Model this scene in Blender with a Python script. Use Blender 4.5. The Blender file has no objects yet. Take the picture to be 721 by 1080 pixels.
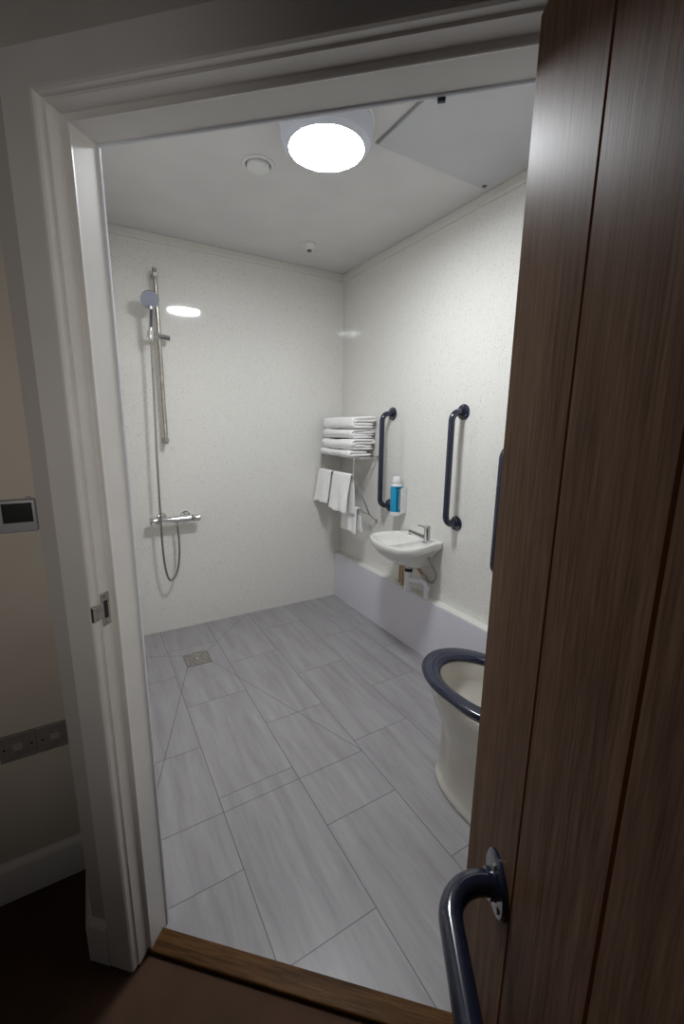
import bpy, bmesh, math, random
from mathutils import Vector, Matrix, noise
random.seed(7)
PI = math.pi
sc = bpy.context.scene
col = sc.collection

# ------------------------------------------------------------------ helpers
def lin(c):
    return tuple(((v/255)/12.92 if v/255 <= .04045 else ((v/255+.055)/1.055)**2.4) for v in c) + (1,)

def mat(name, rgb, rough=.5, metal=0, coat=0, spec=.5):
    m = bpy.data.materials.new(name); m.use_nodes = True
    b = m.node_tree.nodes['Principled BSDF']
    b.inputs['Base Color'].default_value = lin(rgb)
    b.inputs['Roughness'].default_value = rough
    b.inputs['Metallic'].default_value = metal
    b.inputs['Coat Weight'].default_value = coat
    b.inputs['Coat Roughness'].default_value = .05
    b.inputs['Specular IOR Level'].default_value = spec
    return m

def N(m, typ, **kw):
    n = m.node_tree.nodes.new(typ)
    for k, v in kw.items(): setattr(n, k, v)
    return n
def LK(m, a, b): m.node_tree.links.new(a, b)
def bsdf(m): return m.node_tree.nodes['Principled BSDF']

def mottled(name, c1, c2, scale, rough=.5, vec_scale=(1,1,1), detail=4, bump=0, bump_dist=.002, **kw):
    m = mat(name, c1, rough, **kw)
    tc = N(m, 'ShaderNodeTexCoord'); mp = N(m, 'ShaderNodeMapping'); mp.inputs['Scale'].default_value = vec_scale
    LK(m, tc.outputs['Object'], mp.inputs['Vector'])
    nz = N(m, 'ShaderNodeTexNoise'); nz.inputs['Scale'].default_value = scale; nz.inputs['Detail'].default_value = detail
    LK(m, mp.outputs[0], nz.inputs['Vector'])
    r = N(m, 'ShaderNodeValToRGB'); r.color_ramp.elements[0].position = .35; r.color_ramp.elements[1].position = .65
    r.color_ramp.elements[0].color = lin(c1); r.color_ramp.elements[1].color = lin(c2)
    LK(m, nz.outputs['Fac'], r.inputs[0]); LK(m, r.outputs[0], bsdf(m).inputs['Base Color'])
    if bump:
        b = N(m, 'ShaderNodeBump'); b.inputs['Strength'].default_value = bump; b.inputs['Distance'].default_value = bump_dist
        LK(m, nz.outputs['Fac'], b.inputs['Height']); LK(m, b.outputs[0], bsdf(m).inputs['Normal'])
    return m

def speckle(name, base, fleck_dark, fleck_light, rough):
    m = mat(name, base, rough)
    tc = N(m, 'ShaderNodeTexCoord')
    nz = N(m, 'ShaderNodeTexNoise'); nz.inputs['Scale'].default_value = 120; nz.inputs['Detail'].default_value = 5
    nz.inputs['Roughness'].default_value = .75
    LK(m, tc.outputs['Object'], nz.inputs['Vector'])
    r = N(m, 'ShaderNodeValToRGB'); e = r.color_ramp.elements
    e[0].position = .36; e[0].color = lin(fleck_dark)
    e[1].position = .43; e[1].color = lin(base)
    a = e.new(.58); a.color = lin(base)
    a = e.new(.66); a.color = lin(fleck_light)
    LK(m, nz.outputs['Fac'], r.inputs[0]); LK(m, r.outputs[0], bsdf(m).inputs['Base Color'])
    return m

def obj(name, bm, m, parent=None, smooth=None, loc=None):
    me = bpy.data.meshes.new(name)
    bmesh.ops.recalc_face_normals(bm, faces=bm.faces)
    bm.to_mesh(me); bm.free()
    if m: me.materials.append(m)
    o = bpy.data.objects.new(name, me); col.objects.link(o)
    if parent: o.parent = parent
    if loc: o.location = loc
    if smooth is not None:
        for p in me.polygons: p.use_smooth = True
        try: me.set_sharp_from_angle(angle=math.radians(smooth))
        except Exception: pass
    return o

def empty(name, loc=(0,0,0), rz=0):
    o = bpy.data.objects.new(name, None); col.objects.link(o)
    o.location = loc; o.rotation_euler = (0,0,rz); o.empty_display_size = .05
    return o
def tag(o, label=None, cat=None, group=None, kind=None):
    if label: o['label'] = label
    if cat: o['category'] = cat
    if group: o['group'] = group
    if kind: o['kind'] = kind
    return o

def box(bm, a, b, bev=0, seg=2):
    r = bmesh.ops.create_cube(bm, size=1)
    vs = r['verts']
    for v in vs:
        v.co = Vector([a[i] + (v.co[i]+.5)*(b[i]-a[i]) for i in range(3)])
    if bev:
        es = list({e for v in vs for e in v.link_edges})
        bmesh.ops.bevel(bm, geom=es, offset=bev, segments=seg, affect='EDGES', profile=.6)

def prism(bm, pts, z0, z1):
    lo = [bm.verts.new((x, y, z0)) for x, y in pts]; hi = [bm.verts.new((x, y, z1)) for x, y in pts]
    bm.faces.new(lo[::-1]); bm.faces.new(hi)
    for i in range(len(pts)):
        j = (i+1) % len(pts); bm.faces.new((lo[i], lo[j], hi[j], hi[i]))

def fillet(pts, r, seg=8):
    pts = [Vector(p) for p in pts]; out = [pts[0]]
    for i in range(1, len(pts)-1):
        p, a, b = pts[i], pts[i-1], pts[i+1]
        rr = r[i-1] if isinstance(r, (list, tuple)) else r
        u, v = (a-p).normalized(), (b-p).normalized()
        ang = u.angle(v)
        if ang > PI-.01 or rr <= 0: out.append(p); continue
        d = min(rr/math.tan(ang/2), (a-p).length*.49 if i > 1 else (a-p).length*.95, (b-p).length*.49 if i < len(pts)-2 else (b-p).length*.95)
        s, e = p+u*d, p+v*d
        rr = d*math.tan(ang/2)
        c = p + (u+v).normalized()*(rr/math.sin(ang/2))
        sa, ea = s-c, e-c; tot = sa.angle(ea); ax = sa.cross(ea).normalized()
        for k in range(seg+1):
            out.append(c + Matrix.Rotation(tot*k/seg, 3, ax) @ sa)
    out.append(pts[-1]); return out

def tube(bm, pts, r, n=16, caps=True):
    pts = [Vector(p) for p in pts]; rings = []
    t0 = (pts[1]-pts[0]).normalized()
    ref = Vector((0,0,1)) if abs(t0.z) < .9 else Vector((1,0,0))
    x = t0.cross(ref).normalized()
    for i, p in enumerate(pts):
        t = ((pts[min(i+1, len(pts)-1)]-p).normalized() + (p-pts[max(i-1, 0)]).normalized()).normalized()
        x = (x - t*x.dot(t)).normalized(); y = t.cross(x)
        rr = r[i] if isinstance(r, (list, tuple)) else r
        rings.append([bm.verts.new(p + (x*math.cos(2*PI*k/n) + y*math.sin(2*PI*k/n))*rr) for k in range(n)])
    for a, b in zip(rings, rings[1:]):
        for k in range(n): bm.faces.new((a[k], a[(k+1) % n], b[(k+1) % n], b[k]))
    if caps: bm.faces.new(rings[0][::-1]); bm.faces.new(rings[-1])

def lathe(bm, prof, o=(0,0,0), axis=(0,0,1), n=40):
    """prof: list of (radius, height along axis)"""
    o = Vector(o); ax = Vector(axis).normalized()
    x = ax.orthogonal().normalized(); y = ax.cross(x); rings = []
    for r, h in prof:
        if r < 1e-6: rings.append([bm.verts.new(o+ax*h)])
        else: rings.append([bm.verts.new(o+ax*h+(x*math.cos(2*PI*k/n)+y*math.sin(2*PI*k/n))*r) for k in range(n)])
    for a, b in zip(rings, rings[1:]):
        for k in range(n):
            k2 = (k+1) % n
            if len(a) == 1 and len(b) == 1: continue
            if len(a) == 1: bm.faces.new((a[0], b[k2], b[k]))
            elif len(b) == 1: bm.faces.new((a[k], a[k2], b[0]))
            else: bm.faces.new((a[k], a[k2], b[k2], b[k]))
    if len(rings[0]) > 1: bm.faces.new(rings[0][::-1])
    if len(rings[-1]) > 1: bm.faces.new(rings[-1])

def loft(bm, rings, cap0=True, cap1=True):
    R = [[bm.verts.new(p) for p in r] for r in rings]; n = len(R[0])
    for a, b in zip(R, R[1:]):
        for k in range(n): bm.faces.new((a[k], a[(k+1) % n], b[(k+1) % n], b[k]))
    if cap0: bm.faces.new(R[0][::-1])
    if cap1: bm.faces.new(R[-1])

def B(): return bmesh.new()

# ------------------------------------------------------------------ dimensions
RX, BY, PX, CH = 1.7143, 2.8977, 1.6541, 2.461          # right wall, back wall, boxing face, ceiling
OX, OY, TH = -.0266, .9813, math.radians(-43.2)          # door frame arris and the angle of the door wall
UX, UY = math.cos(TH), math.sin(TH); NX, NY = -UY, UX
def F(s, n): return (OX+UX*s+NX*n, OY+UY*s+NY*n)
W, ZH = .842, 1.932                                      # width and height between the frame arrises

# ------------------------------------------------------------------ materials
M = {}
M['panel'] = speckle('speckled wall panel', (226,224,219), (196,190,180), (236,235,231), .05)
bsdf(M['panel']).inputs['Specular IOR Level'].default_value = .7
M['boxing'] = speckle('grey speckled boxing panel', (218,216,225), (200,199,210), (230,229,236), .22)
M['paint'] = mottled('white satin paint', (224,222,220), (230,228,226), 6, rough=.38)
M['ceiling'] = mottled('ceiling paint', (212,210,210), (217,215,215), 5, rough=.75)
M['hallwall'] = mottled('warm cream wall paint', (194,186,174), (202,194,183), 3, rough=.85)
M['hallwhite'] = mottled('pale wall paint at the doorway', (190,186,182), (197,194,190), 3, rough=.8)
M['bead'] = mat('glossy white bead', (225,228,236), .12)
M['covemat'] = mat('pale coving', (214,213,206), .4)
M['ledge'] = mat('white ledge', (226,225,220), .3)
M['chrome'] = mottled('chrome', (205,205,205), (215,215,216), 9, rough=.09, metal=1)
M['steel'] = mottled('brushed steel', (165,160,152), (190,186,178), 40, rough=.28, metal=1)
M['hose'] = mottled('metal hose', (150,146,138), (178,174,166), 200, rough=.3, metal=1)
M['navy'] = mottled('navy coated tube', (29,35,54), (33,39,60), 12, rough=.16, coat=.5)
M['navyplastic'] = mottled('navy seat plastic', (24,29,52), (28,33,58), 12, rough=.2, coat=.3)
M['ceramic'] = mottled('white glazed ceramic', (226,225,221), (231,230,226), 4, rough=.08, coat=.4)
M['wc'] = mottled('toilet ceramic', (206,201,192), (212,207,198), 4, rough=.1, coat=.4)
M['plastic'] = mat('white plastic', (222,222,222), .35)
M['greyplastic'] = mat('grey shower face', (150,153,168), .4)
M['waste'] = mat('white waste pipe plastic', (220,220,226), .4)
M['black'] = mat('black rubber', (20,20,22), .5)
M['copper'] = mottled('dull copper', (176,136,104), (196,164,136), 30, rough=.4, metal=.5)
M['lilac'] = mat('fixture casing', (214,219,232), .4)
M['screen'] = mat('dark display', (28,32,30), .15)
M['statgrey'] = mat('thermostat casing', (150,153,158), .4)
M['socket'] = mottled('brushed socket plate', (130,126,124), (146,142,140), 60, rough=.4, metal=.3)
M['blue'] = mat('blue label', (18,150,196), .35)
M['tealdark'] = mat('dark teal print', (10,96,120), .4)

def toweling():
    m = mottled('white terry towel', (240,238,237), (246,245,244), 60, rough=.95, bump=.6, bump_dist=.003)
    bsdf(m).inputs['Sheen Weight'].default_value = .3
    return m
M['towel'] = toweling()

def floor_tiles():
    m = mat('grey plank tiles', (150,149,152), .34)
    tc = N(m, 'ShaderNodeTexCoord'); sep = N(m, 'ShaderNodeSeparateXYZ'); LK(m, tc.outputs['Object'], sep.inputs[0])
    ay = N(m, 'ShaderNodeMath', operation='SUBTRACT'); ay.inputs[1].default_value = .79 - .603*4
    LK(m, sep.outputs['Y'], ay.inputs[0])
    cb = N(m, 'ShaderNodeCombineXYZ'); LK(m, ay.outputs[0], cb.inputs['X']); 
    ax = N(m, 'ShaderNodeMath', operation='ADD'); ax.inputs[1].default_value = .302*4
    LK(m, sep.outputs['X'], ax.inputs[0]); LK(m, ax.outputs[0], cb.inputs['Y'])
    br = N(m, 'ShaderNodeTexBrick'); br.offset = .5; br.offset_frequency = 2; br.squash = 1
    br.inputs['Scale'].default_value = 1; br.inputs['Brick Width'].default_value = .603
    br.inputs['Row Height'].default_value = .302; br.inputs['Mortar Size'].default_value = .0018
    br.inputs['Mortar Smooth'].default_value = .2; br.inputs['Bias'].default_value = 0
    br.inputs['Color1'].default_value = (.0,.0,.0,1); br.inputs['Color2'].default_value = (1,1,1,1)
    br.inputs['Mortar'].default_value = (.5,.5,.5,1)
    LK(m, cb.outputs[0], br.inputs['Vector'])
    # long streaks along the planks, shifted for every tile
    sh = N(m, 'ShaderNodeVectorMath', operation='MULTIPLY_ADD'); sh.inputs[1].default_value = (7.3, 3.1, 5.7)
    LK(m, br.outputs['Color'], sh.inputs[0]); LK(m, tc.outputs['Object'], sh.inputs[2])
    mp = N(m, 'ShaderNodeMapping'); mp.inputs['Scale'].default_value = (17, 1.6, 1); mp.inputs['Rotation'].default_value = (0,0,-.10)
    LK(m, sh.outputs[0], mp.inputs['Vector'])
    nz = N(m, 'ShaderNodeTexNoise'); nz.inputs['Scale'].default_value = 1.3; nz.inputs['Detail'].default_value = 9; nz.inputs['Roughness'].default_value = .72
    nz.inputs['Distortion'].default_value = .25
    LK(m, mp.outputs[0], nz.inputs['Vector'])
    r = N(m, 'ShaderNodeValToRGB'); e = r.color_ramp.elements
    e[0].position = .28; e[0].color = lin((138,135,136)); e[1].position = .72; e[1].color = lin((168,165,167))
    a = e.new(.5); a.color = lin((155,152,154))
    LK(m, nz.outputs['Fac'], r.inputs[0])
    # cut lines falling to the drain
    segs = [((0,1.325),(.906,1.325)), ((.906,1.325),(.515,2.37)), ((.375,2.36),(.03,1.325)), ((.38,2.51),(0,2.69)), ((.52,2.50),(.906,2.897)), ((.0,2.69),(-.2,2.78))]
    px = N(m, 'ShaderNodeCombineXYZ'); LK(m, sep.outputs['X'], px.inputs['X']); LK(m, sep.outputs['Y'], px.inputs['Y'])
    prev = None
    for A_, B_ in segs:
        ab = Vector((B_[0]-A_[0], B_[1]-A_[1], 0))
        s1 = N(m, 'ShaderNodeVectorMath', operation='SUBTRACT'); s1.inputs[1].default_value = (A_[0], A_[1], 0)
        LK(m, px.outputs[0], s1.inputs[0])
        d = N(m, 'ShaderNodeVectorMath', operation='DOT_PRODUCT'); d.inputs[1].default_value = ab/ab.length_squared
        LK(m, s1.outputs[0], d.inputs[0])
        c = N(m, 'ShaderNodeClamp'); LK(m, d.outputs['Value'], c.inputs['Value'])
        sc_ = N(m, 'ShaderNodeVectorMath', operation='SCALE'); sc_.inputs[0].default_value = ab
        LK(m, c.outputs[0], sc_.inputs['Scale'])
        ds = N(m, 'ShaderNodeVectorMath', operation='DISTANCE'); LK(m, s1.outputs[0], ds.inputs[0]); LK(m, sc_.outputs[0], ds.inputs[1])
        if prev is None: prev = ds.outputs['Value']
        else:
            mn = N(m, 'ShaderNodeMath', operation='MINIMUM'); LK(m, prev, mn.inputs[0]); LK(m, ds.outputs['Value'], mn.inputs[1]); prev = mn.outputs[0]
    mr = N(m, 'ShaderNodeMapRange'); mr.inputs['From Min'].default_value = .0012; mr.inputs['From Max'].default_value = .0022
    mr.inputs['To Min'].default_value = 1; mr.inputs['To Max'].default_value = 0
    LK(m, prev, mr.inputs['Value'])
    mx = N(m, 'ShaderNodeMath', operation='MAXIMUM'); LK(m, mr.outputs[0], mx.inputs[0]); LK(m, br.outputs['Fac'], mx.inputs[1])
    mix = N(m, 'ShaderNodeMix', data_type='RGBA'); LK(m, mx.outputs[0], mix.inputs[0])
    LK(m, r.outputs[0], mix.inputs[6]); mix.inputs[7].default_value = lin((106,105,107))
    LK(m, mix.outputs[2], bsdf(m).inputs['Base Color'])
    bp = N(m, 'ShaderNodeBump'); bp.inputs['Strength'].default_value = .35; bp.inputs['Distance'].default_value = .001; bp.invert = True
    LK(m, mx.outputs[0], bp.inputs['Height']); LK(m, bp.outputs[0], bsdf(m).inputs['Normal'])
    return m
M['tiles'] = floor_tiles()

def wood(name, c1, c2, c3, scale=(26,26,1.1), rough=.45, bump=.25):
    m = mat(name, c2, rough)
    tc = N(m, 'ShaderNodeTexCoord'); mp = N(m, 'ShaderNodeMapping'); mp.inputs['Scale'].default_value = scale
    LK(m, tc.outputs['Object'], mp.inputs['Vector'])
    nz = N(m, 'ShaderNodeTexNoise'); nz.inputs['Scale'].default_value = 2.2; nz.inputs['Detail'].default_value = 8; nz.inputs['Roughness'].default_value = .62
    nz.inputs['Distortion'].default_value = .35
    LK(m, mp.outputs[0], nz.inputs['Vector'])
    mp2 = N(m, 'ShaderNodeMapping'); mp2.inputs['Scale'].default_value = tuple(v*5 if v > 3 else v*6 for v in scale)
    LK(m, tc.outputs['Object'], mp2.inputs['Vector'])
    nf = N(m, 'ShaderNodeTexNoise'); nf.inputs['Scale'].default_value = 2; nf.inputs['Detail'].default_value = 4
    LK(m, mp2.outputs[0], nf.inputs['Vector'])
    md = N(m, 'ShaderNodeMath', operation='MULTIPLY_ADD'); md.inputs[1].default_value = .45
    LK(m, nf.outputs['Fac'], md.inputs[0])
    sb = N(m, 'ShaderNodeMath', operation='MULTIPLY'); sb.inputs[1].default_value = .55; LK(m, nz.outputs['Fac'], sb.inputs[0]); LK(m, sb.outputs[0], md.inputs[2])
    r = N(m, 'ShaderNodeValToRGB'); e = r.color_ramp.elements
    e[0].position = .36; e[0].color = lin(c1); e[1].position = .66; e[1].color = lin(c3); a = e.new(.5); a.color = lin(c2)
    LK(m, md.outputs[0], r.inputs[0]); LK(m, r.outputs[0], bsdf(m).inputs['Base Color'])
    b = N(m, 'ShaderNodeBump'); b.inputs['Strength'].default_value = bump; b.inputs['Distance'].default_value = .001
    LK(m, md.outputs[0], b.inputs['Height']); LK(m, b.outputs[0], bsdf(m).inputs['Normal'])
    return m
M['oak'] = wood('brown oak veneer', (88,66,52), (112,87,70), (134,107,88), rough=.42)
bsdf(M['oak']).inputs['Specular IOR Level'].default_value = .015
M['groove'] = mat('stained groove', (132,84,46), .5)
M['sill'] = wood('oak threshold', (58,38,18), (84,56,28), (108,76,42), scale=(1.4,26,26), rough=.5)
bsdf(M['sill']).inputs['Specular IOR Level'].default_value = .12
M['hallfloor'] = mottled('brown hall carpet', (68,46,32), (82,57,40), 5, rough=.9, bump=.1)

# ------------------------------------------------------------------ the room shell
bm = B(); prism(bm, [F(-.2,.06), F(2.5,.06), (RX+.08, BY+.08), (-.09, BY+.08), (-.09, 1.16)], -.04, 0)
tag(obj('floor', bm, M['tiles']), 'pale grey plank tiled wet room floor falling to a drain', kind='structure')
ax_, ay_ = F(-.118, .012)
bm = B(); prism(bm, [(-2.2,-2), (2.5,-2), F(2.5,.0598), F(-.2+.11,.0598), (-.09,1.1), (-.09,1.42), (-2.2,1.42)], -.045, -.004)
tag(obj('floor_hall', bm, M['hallfloor']), 'dark brown hall floor in front of the doorway', kind='structure')

bm = B(); box(bm, (-.16, -.9, CH), (RX+.1, BY+.1, CH+.06))
cm = B(); prism(cm, [F(-.11,.06), F(2.5,.06), (RX+.1, BY+.1), (ax_, BY+.1), (ax_, 1.1)], CH, CH+.05)
bm.free()
tag(obj('ceiling', cm, M['ceiling']), 'white wet room ceiling', kind='structure')
bm = B(); prism(bm, [(-2.2,-2), (2.5,-2), F(2.5,.0598), F(-.11,.0598), (ax_, 1.1), (ax_,1.46), (-2.2,1.46)], CH+.0005, CH+.05)
tag(obj('ceiling_hall', bm, M['ceiling']), kind='structure')

bm = B(); box(bm, (.0, BY, 0), (RX+.1, BY+.1, CH))
tag(obj('wall_back', bm, M['panel']), kind='structure')
bm = B(); box(bm, (RX, -.66, 0), (RX+.1, BY-.0005, CH))
tag(obj('wall_right', bm, M['panel']), kind='structure')
bm = B()
dx = (0 - OX - NX*.118)/UX
prism(bm, [F(-.118,.012), F(-.003,.012), F(-.003,.118), (0, F(dx,.118)[1]), (0, BY+.1), (ax_, BY+.1)], 0, CH)
tag(obj('wall_left', bm, M['hallwhite']), kind='structure')
# speckled panel lining on the shower side of the left wall
bm = B(); box(bm, (.0005, F(dx,.118)[1]+.01, 0), (.004, BY-.0005, CH))
tag(obj('wall_left_lining', bm, M['panel']), kind='structure')
bm = B(); box(bm, (-2.2, 1.3635, 0), (ax_-.0005, 1.46, CH))
tag(obj('wall_hall', bm, M['hallwall']), kind='structure')

def fmesh(name, bm, m, parent=None, smooth=None):
    """a mesh in door-wall coordinates (s along the wall, n into the room)"""
    o = obj(name, bm, m, None, smooth); o.location = (OX, OY, 0); o.rotation_euler = (0,0,TH)
    if parent:
        o.location = (0,0,0); o.rotation_euler = (0,0,0); o.parent = parent
    return o
bm = B()
box(bm, (W+.003,.012,0), (2.37,.118,CH)); box(bm, (-.003,.012,ZH+.003), (W+.003,.118,CH))
tag(fmesh('wall_front', bm, M['hallwhite']), kind='structure')

# low boxing along the right wall with its ledge
bm = B(); box(bm, (PX, .4595, 0), (RX-.0005, BY-.0005, .366))
tag(obj('wall_low', bm, M['boxing']), 'low grey speckled boxing along the foot of the right wall', kind='structure')
bm = B(); box(bm, (PX+.004, .4595, .3662), (RX-.0005, BY-.0005, .373), .001, 1)
tag(obj('trim_2', bm, M['ledge']), 'white ledge on top of the low grey boxing', kind='structure')

tag(None or obj('wall_near', (lambda b: (prism(b, [(.735,.459), (RX-.0005,.459), (RX-.0005,.36), (.84,.36)], 0, CH), b)[1])(B()), M['panel']), kind='structure')
# coving
def cove(name, a, b, inward):
    bm = B(); a, b, w = Vector(a), Vector(b), Vector(inward)
    prof = [(0,0), (.010,0), (.012,-.004), (.012,-.036), (.009,-.044), (0,-.047)]
    ra = [bm.verts.new(a+w*p+Vector((0,0,q))) for p, q in prof]; rb = [bm.verts.new(b+w*p+Vector((0,0,q))) for p, q in prof]
    n = len(prof)
    for i in range(n): bm.faces.new((ra[i], ra[(i+1)%n], rb[(i+1)%n], rb[i]))
    bm.faces.new(ra[::-1]); bm.faces.new(rb)
    return tag(obj(name, bm, M['covemat']), kind='structure')
cove('trim_3', (.0045, BY-.0006, CH-.0006), (RX-.0006, BY-.0006, CH-.0006), (0,-1,0))
cove('trim_4', (RX-.0006, .4595, CH-.0006), (RX-.0006, BY-.0006, CH-.0006), (-1,0,0))

# door frame: one mitred profile round the opening
def frame_sweep(prof):
    bm = B()
    st = [lambda p, n: (p, n, 0), lambda p, n: (p, n, ZH-p), lambda p, n: (W-p, n, ZH-p), lambda p, n: (W-p, n, 0)]
    rings = [[f(p, n) for p, n in prof] for f in st]
    loft(bm, rings); return bm
prof = [(-.068,.0125), (-.068,.003), (-.065,0), (-.006,0), (-.002,.001), (.001,.005), (.001,.018), (.006,.0185),
        (.006,.050), (.0075,.051), (.017,.051), (.0185,.0525), (.0180,.0560), (.018,.1185), (-.0028,.1185), (-.0028,.0125)]
fr = tag(fmesh('trim_1', frame_sweep(prof), M['paint']), 'white painted moulded door frame around the doorway', kind='structure')
bead = [(.0181,.1155), (.0205,.1165), (.0215,.119), (.0210,.1235), (.0185,.1255), (-.0028,.1255), (-.0028,.1188), (.0181,.1188)]
b_ = fmesh('edge_bead', frame_sweep(bead), M['bead'], fr); b_['label'] = 'glossy white edge bead'
# strike plate
bm = B(); box(bm, (.0062,.020,.955), (.0076,.043,1.03), .0006, 1)
box(bm, (.0062,.006,.975), (.0078,.021,1.008), .0006, 1); box(bm, (.0012,-.004,.975), (.0078,.0065,1.008), .0015, 2)
sp = fmesh('strike_plate', bm, M['steel'], fr); sp['label'] = 'steel strike plate'
bm = B(); box(bm, (.0077,.026,.972), (.0079,.037,1.012)); fmesh('latch_hole', bm, M['black'], sp)
for z in (.962, 1.022):
    bm = B(); lathe(bm, [(.0001,.0018), (.003,.0016), (.0035,.0)], (.0076,.0315,z), (1,0,0), 14); fmesh('screw', bm, M['steel'], sp)
bm = B(); box(bm, (.66,.120,ZH-.0265), (.673,.1275,ZH-.0205), .001, 1)
o = fmesh('catch', bm, mat('dark catch', (44,66,78), .5), fr); o['label'] = 'small dark catch in the frame head'

# threshold strip
bm = B(); box(bm, (.0065,.046,-.003), (W-.0065,.103,.010), .005, 3)
tag(fmesh('trim_5', bm, M['sill'], smooth=40), 'oak threshold strip between hall floor and tiles', kind='structure')

# baseboards
def base_prof(bm, a, b, out, h=.135, t=.016):
    a, b, w = Vector(a), Vector(b), Vector(out)
    prof = [(0,0), (t,0), (t,h-.02), (t-.003,h-.012), (t-.009,h-.004), (0,h)]
    ra = [bm.verts.new(a+w*p+Vector((0,0,q))) for p, q in prof]; rb = [bm.verts.new(b+w*p+Vector((0,0,q))) for p, q in prof]
    n = len(prof)
    for i in range(n): bm.faces.new((ra[i], ra[(i+1)%n], rb[(i+1)%n], rb[i]))
    bm.faces.new(ra[::-1]); bm.faces.new(rb)
bm = B(); base_prof(bm, (-2.2,1.363,-.004), (ax_-.017,1.363,-.004), (0,-1,0), .127)
tag(obj('baseboard_hall', bm, M['paint']), kind='structure')
bm = B(); base_prof(bm, (ax_-.0003,1.363,-.004), (ax_-.0003,ay_-.004,-.004), (-1,0,0))
tag(obj('baseboard_return', bm, M['paint']), kind='structure')
bm = B(); base_prof(bm, (-.1285,.0118,-.004), (-.0685,.0118,-.004), (0,-1,0), t=.0115)
tag(fmesh('baseboard_left', bm, M['paint']), kind='structure')

# ------------------------------------------------------------------ the door, opened into the hall
DTH = math.radians(99.5)
ex, ey = F(.79, 0)
ddx, ddy = -UX*math.cos(DTH)-NX*math.sin(DTH), -UY*math.cos(DTH)-NY*math.sin(DTH)
door = tag(empty('door_1', (ex, ey, 0), math.atan2(ddy, ddx)), 'dark oak boarded door opened towards the viewer with navy pull rail', kind='structure')
# local x runs from the hinges to the closing edge; the boarded face is at local y = 0, the body behind it
# (after the rotation local +y points away from the doorway side: find the sign)
lm = (ddy, -ddx)           # normal of the visible face in the world
ly = (-ddy, ddx)           # local +y in the world
sg = 1 if lm[0]*ly[0]+lm[1]*ly[1] > 0 else -1
LEN = .826; grooves = [.203, .373, .543, .713]; t = .044; g = .003
pts = [(0, -sg*.003)]
pts = [(0, -sg*.004), (.002, 0)]
for x in grooves: pts += [(x-g, 0), (x-.0012, -sg*.0035), (x+.0012, -sg*.0035), (x+g, 0)]
pts += [(LEN-.002, 0), (LEN, -sg*.004), (LEN, -sg*t), (0, -sg*t)]
bm = B(); prism(bm, pts, .014, 1.905)
leaf = obj('leaf', bm, M['oak'], door)
leaf.data.materials.append(M['groove'])
for p in leaf.data.polygons:
    c = p.center
    if abs(p.normal.z) < .5 and -sg*c.y > .0005 and -sg*c.y < .0052 and .01 < c.x < LEN-.01: p.material_index = 1
# pull rail
HZ = .730; hx0, hx1 = .157, .72; off = .081
rail = B(); tube(rail, fillet([(hx0, sg*.004, HZ), (hx0, sg*off, HZ), (hx1, sg*off, HZ), (hx1, sg*.004, HZ)], .058, 14), .0168, 24)
ph = obj('pull_rail', rail, M['navy'], door, 40); ph['label'] = 'navy blue tubular pull rail'
for x in (hx0, hx1):
    bm = B(); lathe(bm, [(.0425,0), (.0425,.005), (.039,.008), (.022,.009), (.0205,.011), (.0205,.018), (.0165,.0185)], (x, sg*.0003, HZ), (0, sg, 0), 40)
    obj('flange', bm, M['navy'], ph, 30)
    for a in (PI/2, PI/2+2*PI/3, PI/2+4*PI/3):
        bm = B(); lathe(bm, [(.0045,0), (.0045,.0015), (.003,.003), (.0,.0032)], (x+.030*math.cos(a), sg*.008, HZ+.030*math.sin(a)), (0, sg, 0), 16)
        obj('screw', bm, M['steel'], ph, 30)
for z in (.25, 1.0, 1.7):
    bm = B(); tube(bm, [(-.006, -sg*.046, z-.05), (-.006, -sg*.046, z+.05)], .006, 16); obj('hinge', bm, M['steel'], door, 40)

# ------------------------------------------------------------------ ceiling fixtures
LC = Vector((.845, 1.562, CH))
lamp = tag(empty('ceiling_light', LC), 'large round glowing ceiling light with grey casing', 'ceiling light')
bm = B(); lathe(bm, [(.172,0), (.174,-.004), (.170,-.014), (.160,-.016)], (0,0,-.0005), n=64); obj('back_plate', bm, M['plastic'], lamp, 30)
bm = B(); lathe(bm, [(.160,-.010), (.166,-.016), (.166,-.058), (.158,-.078), (.140,-.088), (.137,-.090), (.134,-.086)], n=64); obj('casing', bm, M['lilac'], lamp, 30)
em = bpy.data.materials.new('lit diffuser'); em.use_nodes = True
nt = em.node_tree; nt.nodes.remove(nt.nodes['Principled BSDF'])
e = nt.nodes.new('ShaderNodeEmission'); e.inputs['Color'].default_value = (.93,.965,1,1); e.inputs['Strength'].default_value = 112
nt.links.new(e.outputs[0], nt.nodes['Material Output'].inputs['Surface'])
bm = B(); lathe(bm, [(.134,-.084), (.134,-.091), (.118,-.0945), (.08,-.0965), (.04,-.098), (0,-.0985)], n=64)
obj('diffuser', bm, em, lamp, 60)

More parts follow.
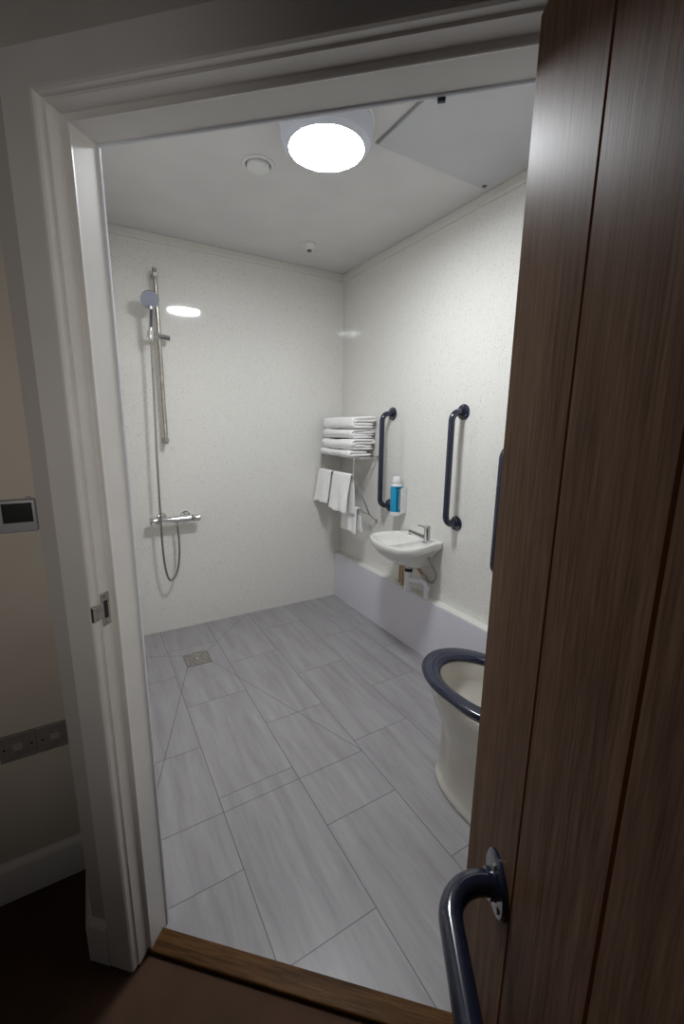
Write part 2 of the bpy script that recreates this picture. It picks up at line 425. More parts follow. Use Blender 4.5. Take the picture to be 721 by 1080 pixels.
v = tag(empty('ceiling_vent', (.722, 1.938, CH)), 'round white ceiling vent left of the glowing light', 'vent')
bm = B(); lathe(bm, [(.068,0), (.068,-.003), (.060,-.007), (.053,-.006), (.052,0)], (0,0,-.0005), n=48); obj('vent_ring', bm, M['plastic'], v, 30)
bm = B(); lathe(bm, [(.047,-.0005), (.048,-.008), (.048,-.013), (.044,-.018), (.02,-.021), (0,-.0215)], n=48); obj('vent_disc', bm, M['plastic'], v, 40)
d = tag(empty('ceiling_sensor', (1.258, 2.54, CH)), 'small white ceiling sensor near the back corner', 'sensor')
bm = B(); lathe(bm, [(.040,0), (.042,-.006), (.038,-.016), (.028,-.020), (.022,-.034), (.016,-.036)], (0,0,-.0005), n=40); obj('housing', bm, M['plastic'], d, 30)
bm = B(); lathe(bm, [(.0155,-.0355), (.014,-.041), (.008,-.045), (0,-.046)], n=24); obj('lens', bm, mat('grey sensor lens', (88,88,92), .25), d, 40)

h = tag(empty('ceiling_hatch', (1.36, 1.26, CH)), 'white square access panel in the ceiling beside the light', 'hatch')
bm = B()
for a, b in (((-.300,-.305),(-.2965,.305)), ((-.2965,.3015),(.30,.305)), ((-.2965,-.305),(.30,-.3015))): box(bm, (a[0],a[1],-.003), (b[0],b[1],-.0006))
obj('hatch_gap_shade', bm, mat('painted hatch gap shade', (172,172,174), .6), h)  # grey strips that paint the shadow gap round the hatch panel
bm = B(); box(bm, (-.294,-.299,-.011), (.30,.299,-.0008), .0015, 2); obj('hatch_panel', bm, mottled('hatch panel', (190,192,195), (195,197,200), 4, rough=.5), h)
for (x, y) in ((.277,.277), (.277,-.277)):
    bm = B(); lathe(bm, [(.010,-.0076), (.010,-.0095), (.006,-.011), (0,-.011)], (x,y,-.0035), n=20); obj('hatch_lock', bm, mat('dark lock', (70,68,68), .4), h, 30)

# ------------------------------------------------------------------ grab rails
def grab_rail(y, ztop, label):
    zb = ztop-.601
    r = tag(empty('grab_rail', (RX, y, zb)), label, 'grab rail', 'navy grab rails on the right wall')
    H_ = ztop-zb; o_ = .083
    bm = B(); tube(bm, fillet([(-.004,0,0), (-o_,0,0), (-o_,0,H_), (-.004,0,H_)], .05, 12), .0172, 24)
    obj('rail_tube', bm, M['navy'], r, 40)
    for z in (0, H_):
        bm = B(); lathe(bm, [(.041,0), (.041,.004), (.038,.009), (.023,.011), (.0215,.013), (.0215,.018), (.0175,.019)], (-.0006,0,z), (-1,0,0), 40)
        f_ = obj('flange', bm, M['navy'], r, 30)
        for a in (PI/2, PI/2+2*PI/3, PI/2+4*PI/3):
            bm = B(); lathe(bm, [(.004,0), (.004,.0015), (.002,.0025), (0,.0026)], (-.0092, .031*math.cos(a), z+.031*math.sin(a)), (-1,0,0), 12)
            obj('screw', bm, M['steel'], f_, 30)
    return r
grab_rail(2.253, 1.467, 'vertical navy grab rail between the towel rack and the soap bottle')
grab_rail(1.642, 1.466, 'vertical navy grab rail to the right of the wash basin')
grab_rail(1.305, 1.295, 'lower navy grab rail half hidden behind the open door edge')

# ------------------------------------------------------------------ towel rack
rk = tag(empty('towel_rack', (RX, 2.63, 1.18)), 'chrome wall towel rack holding folded and hanging white towels', 'towel rack')
def rp(x, y, z): return (x-RX, y-2.63, z-1.18)
Y0, Y1 = 2.40, 2.865; FX = 1.515
for y in (Y0, Y1):
    bm = B(); tube(bm, fillet([rp(RX-.002,y,1.172), rp(FX,y,1.172), rp(FX,y,1.05), rp(1.60,y,.885), rp(1.655,y,.775), rp(RX-.002,y,.725)], [.006,.05,.2,.1], 8), .0066, 12)
    br = obj('side_bracket', bm, M['chrome'], rk, 40)
    bm = B(); tube(bm, fillet([rp(1.655,y,.775), rp(1.60,y,.80), rp(1.572,y,.822), rp(1.565,y,.812)], .01, 5), .0045, 12); obj('bracket_hook', bm, M['chrome'], br, 40)
    for z in (1.172, .725):
        bm = B(); lathe(bm, [(.016,0), (.016,.004), (.008,.007)], rp(RX-.0005,y,z), (-1,0,0), 24); obj('wall_mount', bm, M['chrome'], br, 30)
for x in (1.515, 1.56, 1.605, 1.65, 1.695):
    bm = B(); tube(bm, [rp(x,Y0,1.178), rp(x,Y1,1.178)], .0045, 12); obj('shelf_bar', bm, M['chrome'], rk, 40)
for x, z in ((FX,1.05), (1.567,.816)):
    bm = B(); tube(bm, [rp(x,Y0,z), rp(x,Y1,z)], .0055, 14); obj('hanging_bar', bm, M['chrome'], rk, 40)

# folded towels: a thick ribbon rolled into layers, seen from its end
def folded_towel(name, z0, th, x0, x1, y0, y1, label, seed, layers=4, skew=0, tw=0):
    rnd = random.Random(seed)
    D = x1-x0; lt = th/layers
    # spiral fold path: outer wrap then inner layers
    path = []
    def arc(cx, cz, r, a0, a1, k=8, sq=1.0):
        return [(cx+r*sq*math.cos(a0+(a1-a0)*i/k), cz+r*math.sin(a0+(a1-a0)*i/k)) for i in range(k+1)]
    r1 = (th-lt)/2
    path += [(x1-.012, z0+lt/2)]
    path += [(x1-D*f, z0+lt/2) for f in (.25,.5,.75)]
    path += arc(x0+r1+lt/2, z0+lt/2+r1, r1, -PI/2, -3*PI/2, 12)
    path += [(x0+D*f, z0+th-lt/2) for f in (.35,.55,.75)]
    if layers >= 4:
        r2 = lt*.5*1.02
        path += arc(x1-r2-lt/2-.004, z0+th-lt/2-r2, r2, PI/2, -PI/2, 8)
        path += [(x1-D*f, z0+th-lt/2-2*r2) for f in (.3,.5,.7)]
        path += arc(x0+D*.17, z0+th-lt/2-3*r2, r2, PI/2, 3*PI/2, 8)
        path += [(x0+D*f, z0+th-lt/2-4*r2) for f in (.35,.55,.75,.93)]
    bm = B(); nseg = 26; rows = []
    hw = lt/2*1.12
    P = [Vector((a, 0, b)) for a, b in path]
    for j in range(nseg+1):
        f = j/nseg; y = y0+(y1-y0)*f
        endf = min(f, 1-f)*nseg
        row = []
        puff = 1.0 - (.5 if endf < .5 else (.10 if endf < 1.5 else 0)) + .16*noise.noise(Vector((seed*4.1, y*9, 1.7)))
        for i, p in enumerate(P):
            a = P[max(i-1,0)]; b = P[min(i+1,len(P)-1)]; t_ = (b-a).normalized(); nn = Vector((-t_.z, 0, t_.x))
            w = noise.noise(Vector((p.x*9+seed*3.1, y*7, p.z*30)))*.011 + noise.noise(Vector((p.x*25, y*20+seed, p.z*40)))*.0022
            sag = -.004*math.sin(PI*f)*((p.z-z0)/th)
            und = .011*noise.noise(Vector((p.x*11+seed*2.7, y*5+seed, 3.3)))*((p.z-z0)/th)
            c = Vector((p.x+skew*(f-.5)+w*.8, y+tw*(p.x-x0)+noise.noise(Vector((p.x*14, seed*2.3, p.z*60)))*(.012 if endf < 2 else 0), p.z+w*.35+sag+und))
            e1 = .5 if i in (0, len(P)-1) else 1
            row.append((c+nn*hw*puff*e1, c-nn*hw*puff*e1))
        rows.append(row)
    n = len(P); V = []
    for row in rows:
        ring = [bm.verts.new(q[0]) for q in row] + [bm.verts.new(q[1]) for q in reversed(row)]
        V.append(ring)
    m_ = 2*n
    for a, b in zip(V, V[1:]):
        for k in range(m_): bm.faces.new((a[k], a[(k+1)%m_], b[(k+1)%m_], b[k]))
    for ring in (V[0], V[-1]):
        for k in range(n-1): bm.faces.new((ring[k], ring[k+1], ring[m_-2-k], ring[m_-1-k]))
    c = ((x0+x1)/2, (y0+y1)/2, z0)
    for v_ in bm.verts: v_.co -= Vector(c)
    o = obj(name, bm, M['towel'], None, 70, c)
    s_ = o.modifiers.new('s', 'SUBSURF'); s_.levels = 1; s_.render_levels = 1
    return tag(o, label, 'towel', 'folded towels on the chrome rack')
folded_towel('folded_towel', 1.1835, .041, 1.487, 1.692, 2.415, 2.850, 'folded white towel at the bottom of the stack on the rack', 1, 2, .006)
folded_towel('folded_towel', 1.2275, .072, 1.492, 1.695, 2.405, 2.835, 'loosely folded white towel second from the bottom of the stack', 2, 4, .004, .05)
folded_towel('folded_towel', 1.3025, .066, 1.502, 1.699, 2.420, 2.825, 'folded white towel just under the topmost one of the stack', 3, 4, -.004)
folded_towel('folded_towel', 1.3715, .076, 1.503, 1.700, 2.410, 2.830, 'thick folded white towel on top of the stack on the rack', 4, 4, .006, -.04)

def hung_towel(name, bx, bz, y0, y1, lf, lb, flare, label, seed, amp=.012, taper=0):
    bm = B(); r = .0145; prof = []
    nf = 14
    for i in range(nf): f = 1-i/nf; prof.append((-r-flare*f, -lf*f, f, -1))
    for k in range(7): a = PI-PI*k/6; prof.append((r*math.cos(a), r*math.sin(a), 0, 0))
    for i in range(1, nf+1): f = i/nf; prof.append((r+.008*f, -lb*f, f, 1))
    ny = 30; R = []
    for j in range(ny+1):
        u = j/ny; row = []
        for (dx_, dz, f, sd) in prof:
            y = y0+(y1-y0)*u; y += taper*(u-.5)*f
            w = amp*f**.8*(math.sin(u*9+seed*1.7)*.6+noise.noise(Vector((u*3+seed*5, dz*4, sd)))*1.3)
            x = bx+dx_+(w if sd < 0 else w*.3)
            z = bz+dz + (.012*noise.noise(Vector((u*2.5+seed, sd*3, 1)))*f)
            row.append(bm.verts.new((x, y, z)))
        R.append(row)
    for a, b in zip(R, R[1:]):
        for k in range(len(prof)-1): bm.faces.new((a[k], a[k+1], b[k+1], b[k]))
    c = Vector((bx, (y0+y1)/2, bz))
    for v_ in bm.verts: v_.co -= c
    o = obj(name, bm, M['towel'], None, 80, c)
    s_ = o.modifiers.new('t', 'SOLIDIFY'); s_.thickness = .009; s_.offset = .0
    s2 = o.modifiers.new('s', 'SUBSURF'); s2.levels = 1; s2.render_levels = 1
    return tag(o, label, 'towel', 'towels hanging from the chrome rack')
hung_towel('hanging_towel', FX, 1.05, 2.688, 2.872, .225, .20, .040, 'short white towel hanging at the corner end of the rack', 1, .010, .012)
hung_towel('hanging_towel', FX, 1.05, 2.418, 2.655, .250, .27, .032, 'white towel hanging from the rack nearest the navy rail', 2, .014, .012)
hung_towel('hanging_towel', 1.567, .816, 2.415, 2.60, .165, .16, .012, 'small white towel on the lower bar under the others', 3, .010, .05)

# ------------------------------------------------------------------ soap bottle in its holder
by_, bx_ = 2.128, 1.668
hd = tag(empty('bottle_holder', (RX, by_, .83)), 'white plastic wall holder behind the blue soap bottle', 'holder')
bm = B(); box(bm, (-.006,-.050,.0), (-.0006,.036,.190), .002, 2); obj('back_plate', bm, M['plastic'], hd)
bm = B(); lathe(bm, [(.041,0), (.042,.003), (.042,.018), (.0392,.018), (.0388,.004)], (bx_-RX,0,-.002), n=36); obj('cup', bm, M['plastic'], hd, 30)
bm = B(); box(bm, (-.046,-.052,.012), (-.002,-.044,.175), .002, 2); obj('side_arm', bm, M['plastic'], hd)
bt = tag(empty('soap_bottle', (bx_, by_, .8325)), 'blue labelled soap bottle with white cap on the wall by the basin', 'bottle')
bm = B(); lathe(bm, [(.030,0), (.0355,.004), (.036,.010), (.036,.186), (.033,.196), (.024,.202)], n=40); obj('bottle_body', bm, M['plastic'], bt, 40)
bm = B(); lathe(bm, [(.0364,.019), (.0366,.020), (.0366,.182), (.0364,.183)], n=48); lb_ = obj('label_wrap', bm, M['blue'], bt, 40)
bm = B(); lathe(bm, [(.024,.2015), (.030,.204), (.031,.212), (.026,.222), (.0245,.240), (.022,.243), (0,.243)], n=36); obj('cap', bm, M['plastic'], bt, 35)
def curved_patch(r, a0, a1, z0, z1, k=8):
    bm = B(); ri = [bm.verts.new((r*math.cos(a0+(a1-a0)*i/k), r*math.sin(a0+(a1-a0)*i/k), z0)) for i in range(k+1)]
    ro = [bm.verts.new((v_.co.x, v_.co.y, z1)) for v_ in ri]
    for i in range(k): bm.faces.new((ri[i], ri[i+1], ro[i+1], ro[i]))
    r_ = bmesh.ops.solidify(bm, geom=bm.faces[:], thickness=.0004)
    return bm
va = math.atan2(-by_, -bx_)
obj('print', curved_patch(.0369, va+.55, va+.85, .035, .165), M['plastic'], lb_, 40)['label'] = 'white print strip'
obj('print', curved_patch(.0369, va-.2, va+.7, .168, .178), M['tealdark'], lb_, 40)['label'] = 'dark teal print band'
obj('print', curved_patch(.0369, va+.05, va+.4, .022, .16), mat('teal print', (24,128,150), .35), lb_, 40)

# ------------------------------------------------------------------ wash basin
bs = tag(empty('wash_basin', (RX, 1.88, .73)), 'small white curved wall hung wash basin', 'wash basin')
def catmull(pts, k=8):
    out = []; n = len(pts)
    for i in range(n):
        p0, p1, p2, p3 = [Vector(pts[(i+j-1) % n]) for j in range(4)]
        for q in range(k):
            t_ = q/k
            out.append(.5*((2*p1)+(-p0+p2)*t_+(2*p0-5*p1+4*p2-p3)*t_*t_+(-p0+3*p1-3*p2+p3)*t_**3))
    return out
wl = RX-.0008
outl = [(wl,1.738), (1.66,1.727), (1.585,1.709), (1.515,1.697), (1.455,1.705), (1.405,1.745), (1.382,1.81), (1.378,1.89), (1.392,1.975), (1.425,2.06), (1.475,2.105), (1.55,2.118), (1.63,2.10), (1.69,2.065), (wl,2.03), (wl,1.93), (wl,1.83)]
O2 = [(p.x, p.y) for p in catmull(outl, 6)]
O2 = [(min(x, wl), y) for x, y in O2]
cx_, cy_ = 1.60, 1.90
def ring(k, z, kc=None, cyy=1.89):
    """outline pulled towards the wall and the middle"""
    return [(wl-(wl-x)*k-RX, (cyy+(y-cyy)*(k if kc is None else kc))-1.88, z-.73) for x, y in O2]
ic = (1.545, 1.955)
def inner(k, z):
    r = []
    for x, y in O2:
        # bowl outline: leaves a tap ledge at the right hand end
        yy = y if y > 1.83 else 1.83-(1.83-y)*.16
        xx = min(x, 1.672)
        r.append((ic[0]+(xx-ic[0])*k-RX, ic[1]+(yy-ic[1])*k-1.88, z-.73))
    return r
bm = B()
rings = [ring(.36, .560, .25, 1.87), ring(.42, .566, .29, 1.87), ring(.58, .585, .43, 1.905), ring(.76, .615, .60, 1.94), ring(.90, .652, .79, 1.955), ring(.965, .684, .92, 1.95), ring(.995, .700), ring(1, .715), ring(1, .727), ring(.988, .732, .988), inner(.90, .732), inner(.86, .729), inner(.82, .715), inner(.76, .685), inner(.64, .650), inner(.40, .636), inner(.12, .632)]
loft(bm, rings); obj('bowl', bm, M['ceramic'], bs, 50)
bm = B(); lathe(bm, [(.022,.0), (.022,.002), (.016,.003), (.0,.0015)], (ic[0]-RX, ic[1]-1.88, .6325-.73), n=24); obj('plughole', bm, M['chrome'], bs, 40)
# tap (fixed on the basin ledge)
tp = tag(empty('tap', (1.628, 1.778, .732)), 'chrome mixer tap on the basin ledge', 'tap')
bm = B(); lathe(bm, [(.025,0), (.025,.004), (.0195,.008), (.0185,.070), (.0195,.078), (.0195,.094), (.016,.100), (0,.101)], n=32); obj('tap_body', bm, M['chrome'], tp, 35)
sd_ = Vector((-.62, .78, 0)).normalized()
bm = B(); tube(bm, [sd_*.010+Vector((0,0,.028)), sd_*.06+Vector((0,0,.045)), sd_*.098+Vector((0,0,.058)), sd_*.107+Vector((0,0,.060))], [.0145,.013,.0125,.0125], 18); obj('spout', bm, M['chrome'], tp, 40)
bm = B(); tube(bm, [sd_*.098+Vector((0,0,.056)), sd_*.098+Vector((0,0,.040))], .0095, 16); obj('aerator', bm, M['steel'], tp, 40)
bm = B(); tube(bm, [sd_*.012+Vector((0,0,.090)), sd_*.055+Vector((0,0,.099))], [.007,.0055], 14); obj('lever', bm, M['chrome'], tp, 40)
# plumbing
tr = tag(empty('waste_trap', (1.602, 1.895, .40)), 'white plastic bottle trap and waste pipe under the basin', 'waste pipe')
bm = B(); lathe(bm, [(.017,.163), (.017,.130), (.022,.128), (.022,.108), (.018,.106), (.018,.052), (.023,.050), (.024,.040), (.024,.012), (.019,.0), (.010,-.006), (0,-.006)][::-1], n=28); obj('trap_body', bm, M['waste'], tr, 30)
bm = B(); lathe(bm, [(.0235,.128), (.0235,.142), (.020,.146)], n=28); obj('trap_washer', bm, M['black'], tr, 30)
bm = B(); lathe(bm, [(.0175,.143), (.0175,.170)], n=28); obj('waste_neck', bm, M['chrome'], tr, 30)
def tq(x, y, z): return (x-1.602, y-1.895, z-.40)
bm = B(); tube(bm, fillet([tq(1.604,1.885,.478), tq(1.662,1.805,.478), tq(1.668,1.800,.374)], .03, 8), .0155, 20); wp = obj('outlet_pipe', bm, M['waste'], tr, 40)
bm = B(); tube(bm, [tq(1.618,1.864,.478), tq(1.634,1.843,.478)], .020, 20); obj('coupling', bm, M['waste'], wp, 30)
bm = B(); tube(bm, [tq(1.668,1.800,.425), tq(1.668,1.800,.450)], .0195, 20); obj('coupling', bm, M['waste'], wp, 30)
cp = tag(empty('supply_pipes', (1.668, 2.03, .374)), 'copper supply pipes and braided hose behind the basin trap', 'pipes')
def cq(x, y, z): return (x-1.668, y-2.03, z-.374)
bm = B(); tube(bm, [cq(1.69,2.085,.3735), cq(1.69,2.085,.62)], .0075, 14); obj('copper_pipe', bm, M['copper'], cp, 40)
bm = B(); tube(bm, fillet([cq(1.672,2.035,.3735), cq(1.672,2.035,.575), cq(1.672,1.96,.575)], .02, 6), .0085, 14); obj('copper_pipe', bm, M['copper'], cp, 40)
bm = B(); tube(bm, fillet([cq(1.672,1.975,.567), cq(1.672,1.93,.560), cq(1.672,1.83,.500)], .02, 6), .011, 14); obj('copper_pipe', bm, M['copper'], cp, 40)
bm = B(); lathe(bm, [(.014,0), (.014,.02), (.010,.022), (.010,.03)], cq(1.672,1.835,.503), (0,-.86,-.51), 20); obj('valve_nut', bm, M['steel'], cp, 30)
bm = B(); tube(bm, fillet([cq(1.672,1.82,.493), cq(1.672,1.765,.468), cq(1.67,1.715,.54), cq(1.66,1.775,.625), cq(1.64,1.79,.66)], .05, 8), .0085, 12); obj('braided_hose', bm, M['hose'], cp, 40)
bm = B(); box(bm, cq(1.64,1.99,.3735), cq(1.70,2.11,.377), .001, 1); obj('pipe_plate', bm, M['ledge'], cp)

# ------------------------------------------------------------------ toilet
WX, WY = 1.30, 1.03
wc = tag(empty('toilet', (1.203, .928, 0), -PI/2), 'white toilet with dark navy seat, half hidden by the door', 'toilet')
def egg(x0, x1, hw, z, n=48, p=2.0, yb=.62):
    """closed outline, rounded nose at x0, squarer back at x1"""
    out = []; cx = x0+(x1-x0)*.46
    for k in range(n):
        a = 2*PI*k/n; c, s = math.cos(a), math.sin(a)
        if c < 0: x = cx+(cx-x0)*-abs(c)**(2/p); 
        else: x = cx+(x1-cx)*abs(c)**(2/2.6)
        y = hw*math.copysign(abs(s)**(2/(p if c < 0 else 2.6)), s)
        out.append((x-WX, y, z))
    return out
bm = B()
def ped(x0, x1, hw, z, p, gr=.012):
    r = []
    for x, y, zz in egg(x0, x1, hw, z, p=p):
        wx = x+WX
        if abs(y) > .02: y -= math.copysign(gr*math.exp(-((wx-x0-.085)/.024)**2), y)
        r.append((x, y, zz))
    return r
rings = [egg(1.112,1.70,.158,0,p=2.5), egg(1.108,1.70,.162,.004,p=2.5), egg(1.108,1.70,.162,.020,p=2.5), egg(1.113,1.70,.156,.030,p=2.5), ped(1.116,1.70,.148,.045,2.5), ped(1.118,1.69,.144,.12,2.5), ped(1.119,1.68,.142,.19,2.5), ped(1.116,1.67,.143,.235,2.4,.008),
         egg(1.095,1.66,.152,.275,p=2.2), egg(1.058,1.65,.170,.330), egg(1.034,1.64,.179,.385), egg(1.028,1.63,.182,.418), egg(1.031,1.628,.180,.424),
         egg(1.080,1.48,.134,.424), egg(1.084,1.478,.130,.415), egg(1.084,1.478,.132,.36), egg(1.10,1.47,.116,.31), egg(1.17,1.44,.080,.25), egg(1.25,1.41,.05,.225)]
loft(bm, rings); obj('bowl', bm, M['wc'], wc, 60)
bm = B(); lathe(bm, [(.001,.0),(.05,0),(.05,.001),(.0,.001)], (.03,0,.262), n=24)
bm.free()
bm = B()
rings = [egg(1.006,1.52,.183,.427), egg(1.002,1.524,.187,.432), egg(1.000,1.525,.189,.440), egg(1.005,1.52,.184,.448), egg(1.018,1.51,.175,.4515), egg(1.024,1.505,.170,.450), egg(1.031,1.50,.165,.4525), egg(1.065,1.475,.144,.4515), egg(1.084,1.455,.134,.444), egg(1.087,1.453,.132,.432), egg(1.084,1.455,.134,.427)]
rings.append(rings[0])
R_ = [[bm.verts.new(p) for p in r] for r in rings[:-1]]; R_.append(R_[0]); n = 48
for a, b in zip(R_, R_[1:]):
    for k in range(n): bm.faces.new((a[k], a[(k+1)%n], b[(k+1)%n], b[k]))
obj('seat', bm, M['navyplastic'], wc, 60)['label'] = 'dark navy toilet seat'
bm = B(); box(bm, (1.60-WX,-.17,.30), (1.766-WX,.17,.84), .025, 4)
obj('cistern', bm, M['wc'], wc, 40)

# ------------------------------------------------------------------ shower
sr = tag(empty('shower_rail', (.418, BY, 1.27)), 'vertical steel shower riser rail on the back wall', 'shower rail')
def sq(x, y, z): return (x-.418, y-BY, z-1.27)
RYo = BY-.052
bm = B(); tube(bm, [sq(.418,RYo,1.262), sq(.418,RYo,2.262)], .0122, 20); obj('riser_bar', bm, M['steel'], sr, 40)
for z in (1.285, 2.225):
    bm = B(); lathe(bm, [(.019,0), (.019,.006), (.013,.010), (.013,.05), (.016,.054), (.016,.066), (.012,.070), (0,.070)], sq(.418,BY-.0006,z), (0,-1,0), 28)
    obj('end_bracket', bm, M['steel'], sr, 30)
bm = B(); tube(bm, [sq(.418,RYo,1.868), sq(.418,RYo,1.908)], .0185, 24)
sl = obj('slider', bm, M['chrome'], sr, 30)
bm = B(); tube(bm, [sq(.425,RYo-.008,1.888), sq(.476,RYo-.012,1.884)], .0165, 20); obj('slider_knob', bm, M['chrome'], sl, 30)
bm = B(); tube(bm, [sq(.41,RYo-.01,1.888), sq(.366,RYo-.052,1.893)], [.013,.013], 16); tube(bm, [sq(.366,RYo-.052,1.868), sq(.367,RYo-.057,1.908)], .019, 20); obj('holder', bm, M['chrome'], sl, 30)
hs = tag(empty('hand_shower', (.381, RYo-.057, 1.86)), 'grey faced hand shower in the holder of the riser rail', 'shower head')
H0 = Vector((.366, RYo-.052, 1.85)); H1 = Vector((.375, RYo-.085, 2.035))
hl = lambda p: tuple(Vector(p)-Vector((.381, RYo-.057, 1.86)))
bm = B(); tube(bm, [hl(H0), hl(H0.lerp(H1,.3)), hl(H0.lerp(H1,.8)), hl(H1)], [.0125,.0135,.0115,.013], 18); obj('handle', bm, M['chrome'], hs, 40)
bm = B(); tube(bm, [hl(H0.lerp(H1,.40)+Vector((0,-.009,0))), hl(H0.lerp(H1,.90)+Vector((0,-.009,0)))], .0066, 12); obj('grip_strip', bm, mat('dark grip', (66,72,92), .4), hs, 40)
hn = Vector((.06, -.86, -.44)).normalized(); hc = H1+Vector((-.004,.004,.034))
bm = B(); lathe(bm, [(0,-.026), (.022,-.024), (.044,-.012), (.050,-.002), (.050,.006), (.047,.009)], hl(hc), hn, 40); obj('head_shell', bm, M['chrome'], hs, 35)
bm = B(); lathe(bm, [(.0468,.007), (.0465,.0105), (.030,.0125), (0,.013)], hl(hc), hn, 40); obj('spray_face', bm, M['greyplastic'], hs, 35)
# valve
VZ, VY = .782, BY-.066
vv = tag(empty('shower_valve', (.436, BY, VZ)), 'chrome thermostatic bar valve on the back wall', 'shower valve')
def vq(x, y, z): return (x-.436, y-BY, z-VZ)
bm = B(); lathe(bm, [(.0,0), (.019,.001), (.021,.004), (.021,.196), (.019,.199), (0,.2)], vq(.338,VY,VZ), (1,0,0), 32); obj('valve_body', bm, M['chrome'], vv, 30)
for x0_, sd2, lbl in ((.336,-1,'flow_knob'), (.540,1,'temperature_knob')):
    bm = B(); lathe(bm, [(.018,0), (.0215,.002), (.0225,.006), (.0225,.046), (.019,.052), (0,.053)], vq(x0_,VY,VZ), (sd2,0,0), 28); obj(lbl, bm, M['chrome'], vv, 30)
for x in (.363, .512):
    bm = B(); lathe(bm, [(.033,0), (.033,.004), (.026,.012), (.016,.014), (.015,.05)], vq(x,BY-.0006,VZ+.006), (0,-1,0), 32); obj('wall_union', bm, M['chrome'], vv, 30)
bm = B(); lathe(bm, [(.010,0), (.010,.02), (.008,.022)], vq(.446,VY,VZ-.018), (0,0,-1), 20); obj('outlet', bm, M['chrome'], vv, 30)
# hose: from the hand shower straight down, a loop, back up to the valve outlet
def bez(P, k=14):
    out = []
    for i in range(0, len(P)-1, 3):
        a, b, c, d_ = [Vector(q) for q in P[i:i+4]]
        for j in range(k+1):
            t_ = j/k; out.append(a*(1-t_)**3+b*3*t_*(1-t_)**2+c*3*t_*t_*(1-t_)+d_*t_**3)
    return out
hp = [(.366,RYo-.052,1.848), (.366,RYo-.045,1.6), (.350,VY-.036,1.3), (.346,VY-.036,.82), (.342,VY-.036,.62), (.345,VY-.03,.41), (.380,VY-.02,.385), (.442,VY-.01,.39), (.462,VY,.58), (.446,VY,.745)]
hb = Vector((.40, BY-.08, .4))
bm = B(); tube(bm, [p-hb for p in bez(hp)], .0068, 12)
tag(obj('shower_hose', bm, M['hose'], None, 50, hb), 'metal shower hose looping below the valve', 'shower hose')

# ------------------------------------------------------------------ floor drain
DCX, DCY, DS = .447, 2.435, .072
dr = tag(empty('floor_drain', (DCX, DCY, 0)), 'square chrome floor drain set in the grey tiles', 'drain')
bm = B()
for a, b in (((-DS,-DS),(DS,-DS+.006)), ((-DS,DS-.006),(DS,DS)), ((-DS,-DS+.006),(-DS+.006,DS-.006)), ((DS-.006,-DS+.006),(DS,DS-.006))):
    box(bm, (a[0],a[1],.0003), (b[0],b[1],.0035))
obj('drain_frame', bm, M['steel'], dr)
bm = B(); box(bm, (-DS+.006,-DS+.006,.0003), (DS-.006,DS-.006,.0009)); obj('drain_well', bm, mat('drain well', (24,23,22), .5), dr)
bm = B()
for q in range(4):
    rot = Matrix.Rotation(q*PI/2, 3, 'Z')
    for i in range(7):
        y = .006+i*.0088
        w_ = y-.001
        if w_ < .003: w_ = .003
        vs = [rot @ Vector(p) for p in ((-w_,y,.0012), (w_,y,.0012), (w_+.004,y+.0045,.0012), (-w_-.004,y+.0045,.0012))]
        lo = [bm.verts.new(p) for p in vs]; hi = [bm.verts.new(p+Vector((0,0,.0022))) for p in vs]
        bm.faces.new(hi); bm.faces.new(lo[::-1])
        for k in range(4): bm.faces.new((lo[k], lo[(k+1)%4], hi[(k+1)%4], hi[k]))
box(bm, (-.008,-.008,.0012), (.008,.008,.0036))
obj('drain_grille', bm, mottled('drain steel', (220,214,206), (236,232,226), 30, rough=.22, metal=.9), dr)

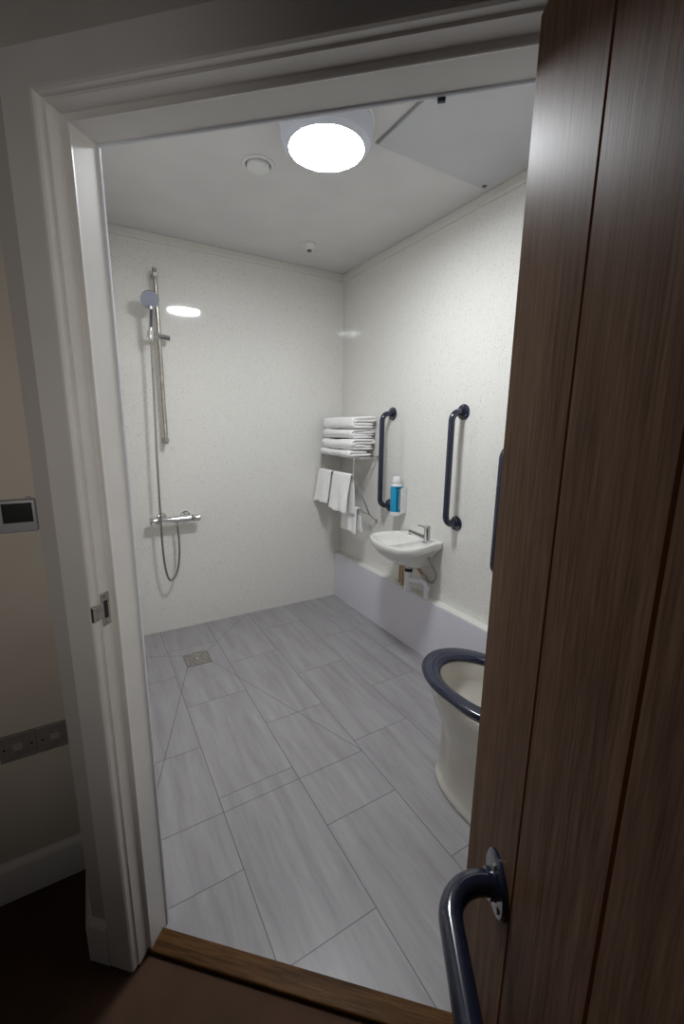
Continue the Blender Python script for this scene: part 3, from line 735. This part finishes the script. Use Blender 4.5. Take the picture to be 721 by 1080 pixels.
# ------------------------------------------------------------------ hall wall fittings
yw = 1.3635
th_ = tag(empty('thermostat', (-.176, yw, 1.106)), 'grey wall thermostat with dark screen on the hall wall', 'thermostat')
bm = B(); box(bm, (-.042,-.016,0), (.042,-.0006,.086), .004, 3); obj('thermostat_case', bm, M['statgrey'], th_, 40)
bm = B(); box(bm, (-.030,-.0172,.026), (.034,-.0158,.077), .0006, 1); obj('screen', bm, M['screen'], th_)
bm = B(); box(bm, (.022,-.012,.0862), (.032,-.002,.091), .001, 1); obj('clip', bm, M['greyplastic'], th_)
def socket(x0, x1, label):
    w = x1-x0
    s = tag(empty('socket_plate', (x0+w/2, yw, .447)), label, 'wall socket', 'sockets above the hall skirting')
    bm = B(); box(bm, (-w/2,-.007,0), (w/2,-.0006,.080), .0015, 2); obj('plate', bm, M['socket'], s)
    bm = B(); box(bm, (-.012,-.0085,.03), (.010,-.0068,.052), .0008, 1); obj('insert', bm, mat('socket insert', (150,148,146), .5), s)
    for x in (-w/2+.012, w/2-.012):
        bm = B(); lathe(bm, [(.0032,0), (.003,.0012), (0,.0013)], (x,-.0068,.04), (0,-1,0), 14); obj('screw', bm, M['black'], s, 30)
socket(-.293, -.2065, 'left of two grey socket plates above the hall skirting')
socket(-.205, -.1185, 'right of two grey socket plates, next to the doorway wall')

# ------------------------------------------------------------------ light, world, camera
w = bpy.data.worlds.new('hall light'); sc.world = w; w.use_nodes = True
bg = w.node_tree.nodes['Background']; bg.inputs['Color'].default_value = (1,.97,.95,1); bg.inputs['Strength'].default_value = .035

hl_ = bpy.data.lights.new('hall fill', 'AREA'); hl_.shape = 'DISK'; hl_.size = .5; hl_.energy = 1.15; hl_.spread = math.radians(48); hl_.color = (1,.93,.86)  # added fill from behind the camera to brighten the hall side, no lamp stands there
ho = bpy.data.objects.new('hall_fill', hl_); col.objects.link(ho); ho.location = (-.15,-1.6,1.35); ho.rotation_euler = (PI/2,0,0)

cam = bpy.data.cameras.new('camera'); co = bpy.data.objects.new('camera', cam); col.objects.link(co); sc.camera = co
yaw, pitch, roll, fpx = 5.36580879e-01, 2.02040685e-01, 1.24057585e-02, 446.456
f_ = Vector((math.sin(yaw)*math.cos(pitch), math.cos(yaw)*math.cos(pitch), -math.sin(pitch)))
r_ = Vector((math.cos(yaw), -math.sin(yaw), 0)); u_ = r_.cross(f_)
c, s = math.cos(roll), math.sin(roll)
r2 = r_*c+u_*s; u2 = -r_*s+u_*c
mw = Matrix((( r2.x,u2.x,-f_.x,0), (r2.y,u2.y,-f_.y,0), (r2.z,u2.z,-f_.z,1.39), (0,0,0,1)))
co.matrix_world = mw
cam.sensor_fit = 'VERTICAL'; cam.sensor_height = 36; cam.lens = fpx/1080*36; cam.clip_start = .01

sc.view_settings.view_transform = 'Standard'; sc.view_settings.look = 'None'
sc.view_settings.exposure = 0; sc.view_settings.gamma = 1; sc.view_settings.use_curve_mapping = False
sc.cycles.use_denoising = True
sc.cycles.max_bounces = 8; sc.cycles.diffuse_bounces = 5
